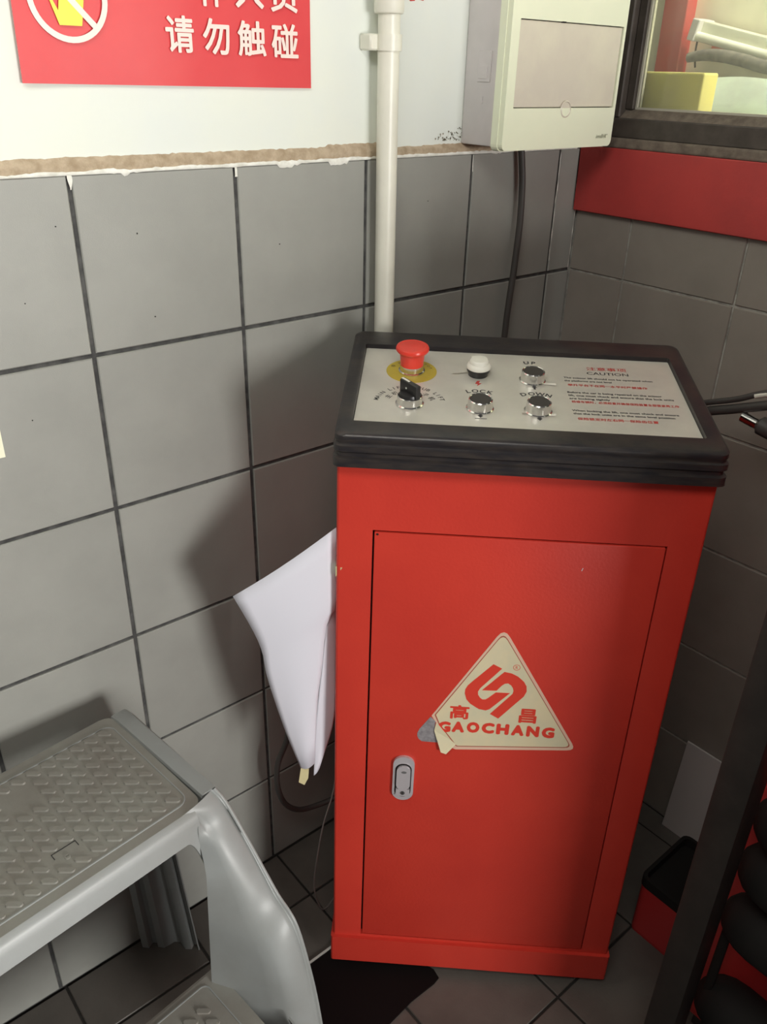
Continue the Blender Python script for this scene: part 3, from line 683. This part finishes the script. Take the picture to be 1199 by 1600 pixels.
def zsample(c, n=48):
    s = spline(c, 8); out = []
    for i in range(n+1):
        t = i/n*(len(s)-1); k = min(int(t), len(s)-2); out.append(s[k].lerp(s[k+1], t-k))
    return out
R_, O_ = zsample(ridge), zsample(outer)
def side_rows():
    rows = []
    for i, (r, o_) in enumerate(zip(R_, O_)):
        t = i/48; row = []
        q = max(0, min(1, (r.z-.514)/.02)); q = q*q*(3-2*q); inn = Vector((.043+.05*(.4865-r.z), .219, r.z)).lerp(Vector((.040, .2045, r.z)), max(0, min(1, (r.z-.455)/.035))).lerp(r+Vector((.002, -.001, -.001)), q)
        # inner face
        for k in range(5): row.append(inn.lerp(r, k/5*.94))
        out = (o_-r)
        nrm_ = Vector((0, .6, .4)).normalized()*.0035
        row.append(r+(inn-r)*.03-nrm_*.2)
        for k in range(1, 7):
            s = k/7; row.append(r.lerp(o_, s)+nrm_*math.sin(math.pi*min(1, s*1.15))*.9)
        # groove and flange bead
        d = out.normalized(); bk = Vector((0, -.6, -.4)).normalized()
        row.append(o_-d*.006+bk*.001); row.append(o_-d*.005+nrm_*.8); row.append(o_-d*.0015+nrm_*.9); row.append(o_.copy()); row.append(o_+bk*.012)
        rows.append([tuple(p) for p in row])
    return rows
sr = side_rows()
add('side_frame', grid(sr, True), M_stool, stool, smooth='all')
add('side_frame', grid(mir(sr)), M_stool, stool, smooth='all')
# raised side rims beside the tread, notched at the front corner
def rim(mirror):
    rows = []
    for k in range(13):
        t = k/12; b = -.012+(.186+.012)*t; e = .0008*math.sin(t*math.pi)
        z = ZS+.0035-(.003 if t < .04 else 0)
        rows.append([(.0235-.004*t, b, ZS-.002), (.0225-.004*t, b, z-.001), (.0195-.005*t, b, z), (.0035-.004*t, b, z-.0005), (-.0005-.001*t, b, z-.004), (-.004-.001*t, b+.001, z-.030)])
    if mirror: rows = mir(rows)
    v, f = grid(rows, not mirror)
    n = 6; f = f+[tuple(range(n))[::-1 if not mirror else 1], tuple(range(12*n, 13*n))[::1 if not mirror else -1]]
    return v, f
add('side_rim', rim(False), M_stool, stool, smooth=True); add('side_rim', rim(True), M_stool, stool, smooth=True)
# upper side wall and outer shell
def sidewall(mirror):
    parts = []
    rows = []
    for i in range(0, 49, 3):
        o_ = O_[i]; zz = o_.z; bb = o_.y-.006; a = o_.x+.002
        end = -.010-.058*(ZS-min(zz, ZS))/ZS if zz > .36 else max(bb-.055, .02)
        rows.append([(a, bb+(end-bb)*k/6, min(zz, ZS-.002)) for k in range(7)])
    if mirror: rows = mir(rows)
    return solid(grid(rows), .0022)
add('side_wall', sidewall(False), M_stool, stool, smooth=True); add('side_wall', sidewall(True), M_stool, stool, smooth=True)
# fluted rear corner legs
def rear(mirror):
    b0, b1 = Vector((.0152, -.066, .0004)), Vector((-.052, .0065, .0004)); t0, t1 = Vector((.052, -.006, .525)), Vector((.004, .046, .525))
    rows = []
    prof = [(0, -.003), (.05, .004), (.16, .005), (.20, -.003), (.27, -.003), (.31, .003), (.42, .004), (.50, -.001), (.56, -.005), (.66, -.005), (.72, .001), (.78, .005), (.88, .005), (.90, -.002), (.95, -.002), (1.0, .006)]
    for k in range(13):
        t = k/12; p, q = b0.lerp(t0, t), b1.lerp(t1, t); d = (q-p).normalized(); n_ = d.cross(Vector((0, 0, 1))).normalized()
        rows.append([tuple(p.lerp(q, s)+n_*h*(1.25-.4*t)) for s, h in prof])
    if mirror: rows = mir(rows)
    return solid(grid(rows), .002)
add('rear_leg', rear(False), M_stool, stool, smooth=True); add('rear_leg', rear(True), M_stool, stool, smooth=True)
# lower step
LZ = .262
add('lower_slab', merge(prism(rrect(.040, SW-.040, .207, .408, .008, 5), LZ-.012, LZ-.0012), box(.040, SW-.040, .392, .410, LZ-.06, LZ-.008, .004, 2), box(.040, SW-.040, .204, .2068, LZ-.035, LZ-.002)), M_stooltop, stool, smooth=True)
tr2 = add('lower_tread', prism(rrect(.062, SW-.062, .2165, .392, .008, 6), LZ-.0015, LZ-.0002), M_stooltop, stool, smooth=True)
add('tread_border', ringprism(rrect(.0605, SW-.0605, .2150, .3935, .0095, 6), rrect(.062, SW-.062, .2165, .392, .008, 6), LZ-.0012, LZ+.0006), M_stool, tr2)
bars(tr2, .062, SW-.062, .2165, .392, LZ-.0002, lambda a, b: False)
def lowleg(mirror):
    rows = []
    for k in range(7):
        t = k/6; z = LZ-.01-(LZ-.0105)*t
        rows.append([(.044-.03*t, .405, z), (.036-.045*t, .409, z), (.02-.05*t, .400, z), (.012-.055*t, .37, z), (.010-.055*t, .32, z)])
    if mirror: rows = mir(rows)
    return solid(grid(rows), .0025)
add('front_leg', lowleg(False), M_stool, stool, smooth=True); add('front_leg', lowleg(True), M_stool, stool, smooth=True)

# ------------------------------------------------------------------ floor items
rm = add('rubber_mat', prism([(-.5840, -.2165), (-.5815, -.338), (-.5770, -.350), (-.5800, -.366), (-.592, -.3680), (-.64, -.3668), (-.688, -.3712), (-.82, -.372), (-.82, -.2165)], .0006, .0032), M_mat)
props(rm, 'thin black mat on the floor under the front of the red cabinet', 'mat')
me_ = add('metal_strip', box(-.80, -.60, -.2155, -.2115, .0004, .0032), mat('pale_strip', (.62, .60, .56), .5)); props(me_, 'thin pale strip on the floor along the black mat', 'strip')
post = empty('steel_post', T(-.435, -.667, 0), 'dark square steel post standing in front of the red machine', 'post')
add('tube', box(-.457, -.413, -.687, -.647, .006, 1.12, .003, 2), M_post, post, I4, smooth=True)
add('base_plate', box(-.485, -.385, -.715, -.620, .0005, .006, .001), M_post, post, I4)
mach = empty('red_machine', T(-.2, -1.0, 0), 'red sheet metal machine carrying black rubber rolls at the right edge', 'machine')
add('housing', box(-.330, -.03, -1.35, -.655, .03, .97, .006, 2), M_redm, mach, I4, smooth=True)
add('base', box(-.32, -.04, -1.34, -.665, .0005, .03), M_post, mach, I4)
add('unseen_shade_block', box(-.53, -.03, -1.75, -1.0, .04, 1.16, .006, 2), M_redm, mach, I4, smooth=True)  # unseen block, added to throw shade on the right of the cabinet front
for z in (.506, .422, .325, .149):
    add('rubber_roll', xf(T(-.364, -.670, z) @ Matrix.Rotation(math.pi/2, 4, 'X'), lathe([(.002, .0), (.014, .003), (.025, .010), (.034, .021), (.040, .036), (.0425, .055), (.0425, .55), (.034, .57)], 28)), M_rub, mach, I4, smooth=True)
add('strap', box(-.382, -.372, -.694, -.682, .17, .31, .002), M_rub, mach, I4)
add('roll_bracket', merge(box(-.34, -.325, -.80, -.76, .08, .56), box(-.34, -.325, -1.2, -1.16, .08, .56)), M_post, mach, I4)
binn = empty('red_bin', T(-.19, -.56, 0), 'small red open box with black lining on the floor between cabinet and steel post', 'box')
outer_b = rrect(-.258, -.125, -.628, -.505, .012, 5); inner_b = rrect(-.2555, -.1275, -.6255, -.5075, .010, 5)
add('shell', merge(ringprism(outer_b, inner_b, .003, .128), prism(outer_b, .0008, .004)), M_redm, binn, I4, smooth=True)
add('black_lining', merge(ringprism(rrect(-.2595, -.1235, -.6295, -.5035, .013, 5), rrect(-.2535, -.1295, -.6235, -.5095, .010, 5), .112, .131), prism(rrect(-.2550, -.1280, -.6250, -.5080, .010, 5), .02, .113)), M_rub, binn, I4, smooth=True)
bd = add('grey_board', xf(T(-.020, -.415, .0008) @ Matrix.Rotation(math.radians(4.5), 4, 'Y'), box(-.002, .002, -.087, 0, 0, .210, .0008)), M_sheet)
props(bd, 'pale grey board leaning against the dark tiles near the red box', 'board')
# hoses on the right
h1 = add('hose', tube([(-.08, -.20, .74), (-.12, -.29, .845), (-.15, -.363, .893), (-.15, -.42, .918), (-.15, -.459, .939), (-.15, -.55, .98), (-.14, -.62, .965)], .0042, 10), M_cable, smooth=True)
props(h1, 'thinner upper black hose rising right from behind the cabinet lid', 'hose', 'pair of hoses')
hz = empty('hose', T(-.15, -.42, .9), 'thicker lower black hose with silver fitting right of the cabinet lid', 'hose', 'pair of hoses')
add('tube', tube([(-.08, -.22, .70), (-.125, -.31, .835), (-.15, -.372, .883), (-.15, -.422, .905), (-.15, -.462, .922), (-.15, -.55, .96), (-.14, -.62, .95)], .0066, 12), M_cable, hz, I4, smooth=True)
add('fitting', tube([(-.152, -.436, .899), (-.152, -.452, .896), (-.152, -.466, .894)], .0075, 14, False), M_chrome, hz, I4, smooth=True)
add('black_cap', tube([(-.155, -.459, .897), (-.155, -.464, .896), (-.155, -.50, .890), (-.155, -.52, .888)], .012, 16, False, radii=lambda t: .006 if t == 0 else (.0125 if t < .9 else .010)), M_cable, hz, I4, smooth=True)
add('white_sleeve', tube([(-.151, -.446, .931), (-.151, -.462, .938), (-.151, -.49, .945)], .004, 10), M_pipe, hz, I4, smooth=True)

# ------------------------------------------------------------------ beyond the window
wo = add('wall_outer', box(.62, .66, -1.6, 1.4, 0, 2.6), M_cream); props(wo, kind='structure')
rp = add('red_pillar', box(.585, .62, .228, .286, .0, 2.4, .002), M_band); props(rp, 'red painted pillar seen through the window glass', 'pillar')
yb = add('yellow_box', box(.035, .075, -.1720, -.060, 1.2145, 1.3070, .003, 2), M_ybox)
props(yb, 'yellow cardboard box standing behind the window glass', 'box')
sh = add('outer_ledge', box(.0505, .30, -1.25, .4, 1.19, 1.2140), M_cream); props(sh, kind='structure')
mound = []
for i in range(25):
    row = []
    for k in range(33):
        s, t = i/24, k/32; x = .30+.26*s; y = .235-.85*t
        z = 1.214+(.085+.030*noise.noise((t*5, s*2, 1)))*math.sin(math.pi*min(1, s*1.1+.02))**.5*min(1, (t*9))**.4 if 0 < i < 24 and k > 0 else 1.214
        row.append((x, y, z))
    mound.append(row)
cl = empty('covered_bench', T(.43, -.2, 0), 'dusty pale green cloth heap seen low through the window', 'cloth')
add('cover', grid(mound), M_cloth, cl, I4, smooth='all')
add('bench', box(.305, .56, -1.2, .23, 0, 1.2138), M_cloth, cl, I4)
edge = tube([(.52, .165, 1.336), (.52, .13, 1.341), (.52, .09, 1.340), (.52, .04, 1.332), (.52, -.02, 1.320), (.52, -.2, 1.30)], .016, 10, radii=lambda t: .009+.003*min(1, t*3))
add('dark_roll', edge, M_darkcloth, cl, I4, smooth='all')
lp = empty('fluorescent_lamp', T(.59, .14, 1.38), 'white fluorescent lamp fixture slanting behind the window glass', 'lamp')
A, B = Vector((.575, .184, 1.392)), Vector((.575, -.25, 1.300))
dd = (B-A).normalized()
ML = Matrix.Translation(A) @ dd.to_track_quat('X', 'Z').to_matrix().to_4x4()
add('housing', box(0, .48, -.012, .03, -.012, .014, .003, 2), M_lampw, lp, ML, smooth=True)
add('lamp_tube', tube([(.0, -.018, -.014), (.48, -.018, -.014)], .009, 14, False), M_whitebtn, lp, ML, smooth=True)
add('end_cap', box(-.006, .012, -.028, .030, -.024, .016, .002), M_boxback, lp, ML)
add('lead_wire', tube([(.010, -.01, -.02), (.012, -.005, -.045), (.02, 0, -.07)], .002, 8), M_cable, lp, ML, smooth=True)
rs = add('red_strip', xf(T(.6165, .17, 1.372) @ Matrix.Rotation(math.radians(12.5), 4, 'X'), box(-.003, .003, -.6, 0, -.03, 0, .001)), mat('pink_red_strip', (.75, .25, .18), .6)); props(rs, 'pinkish red strip on the cream wall under the fluorescent lamp', 'strip')
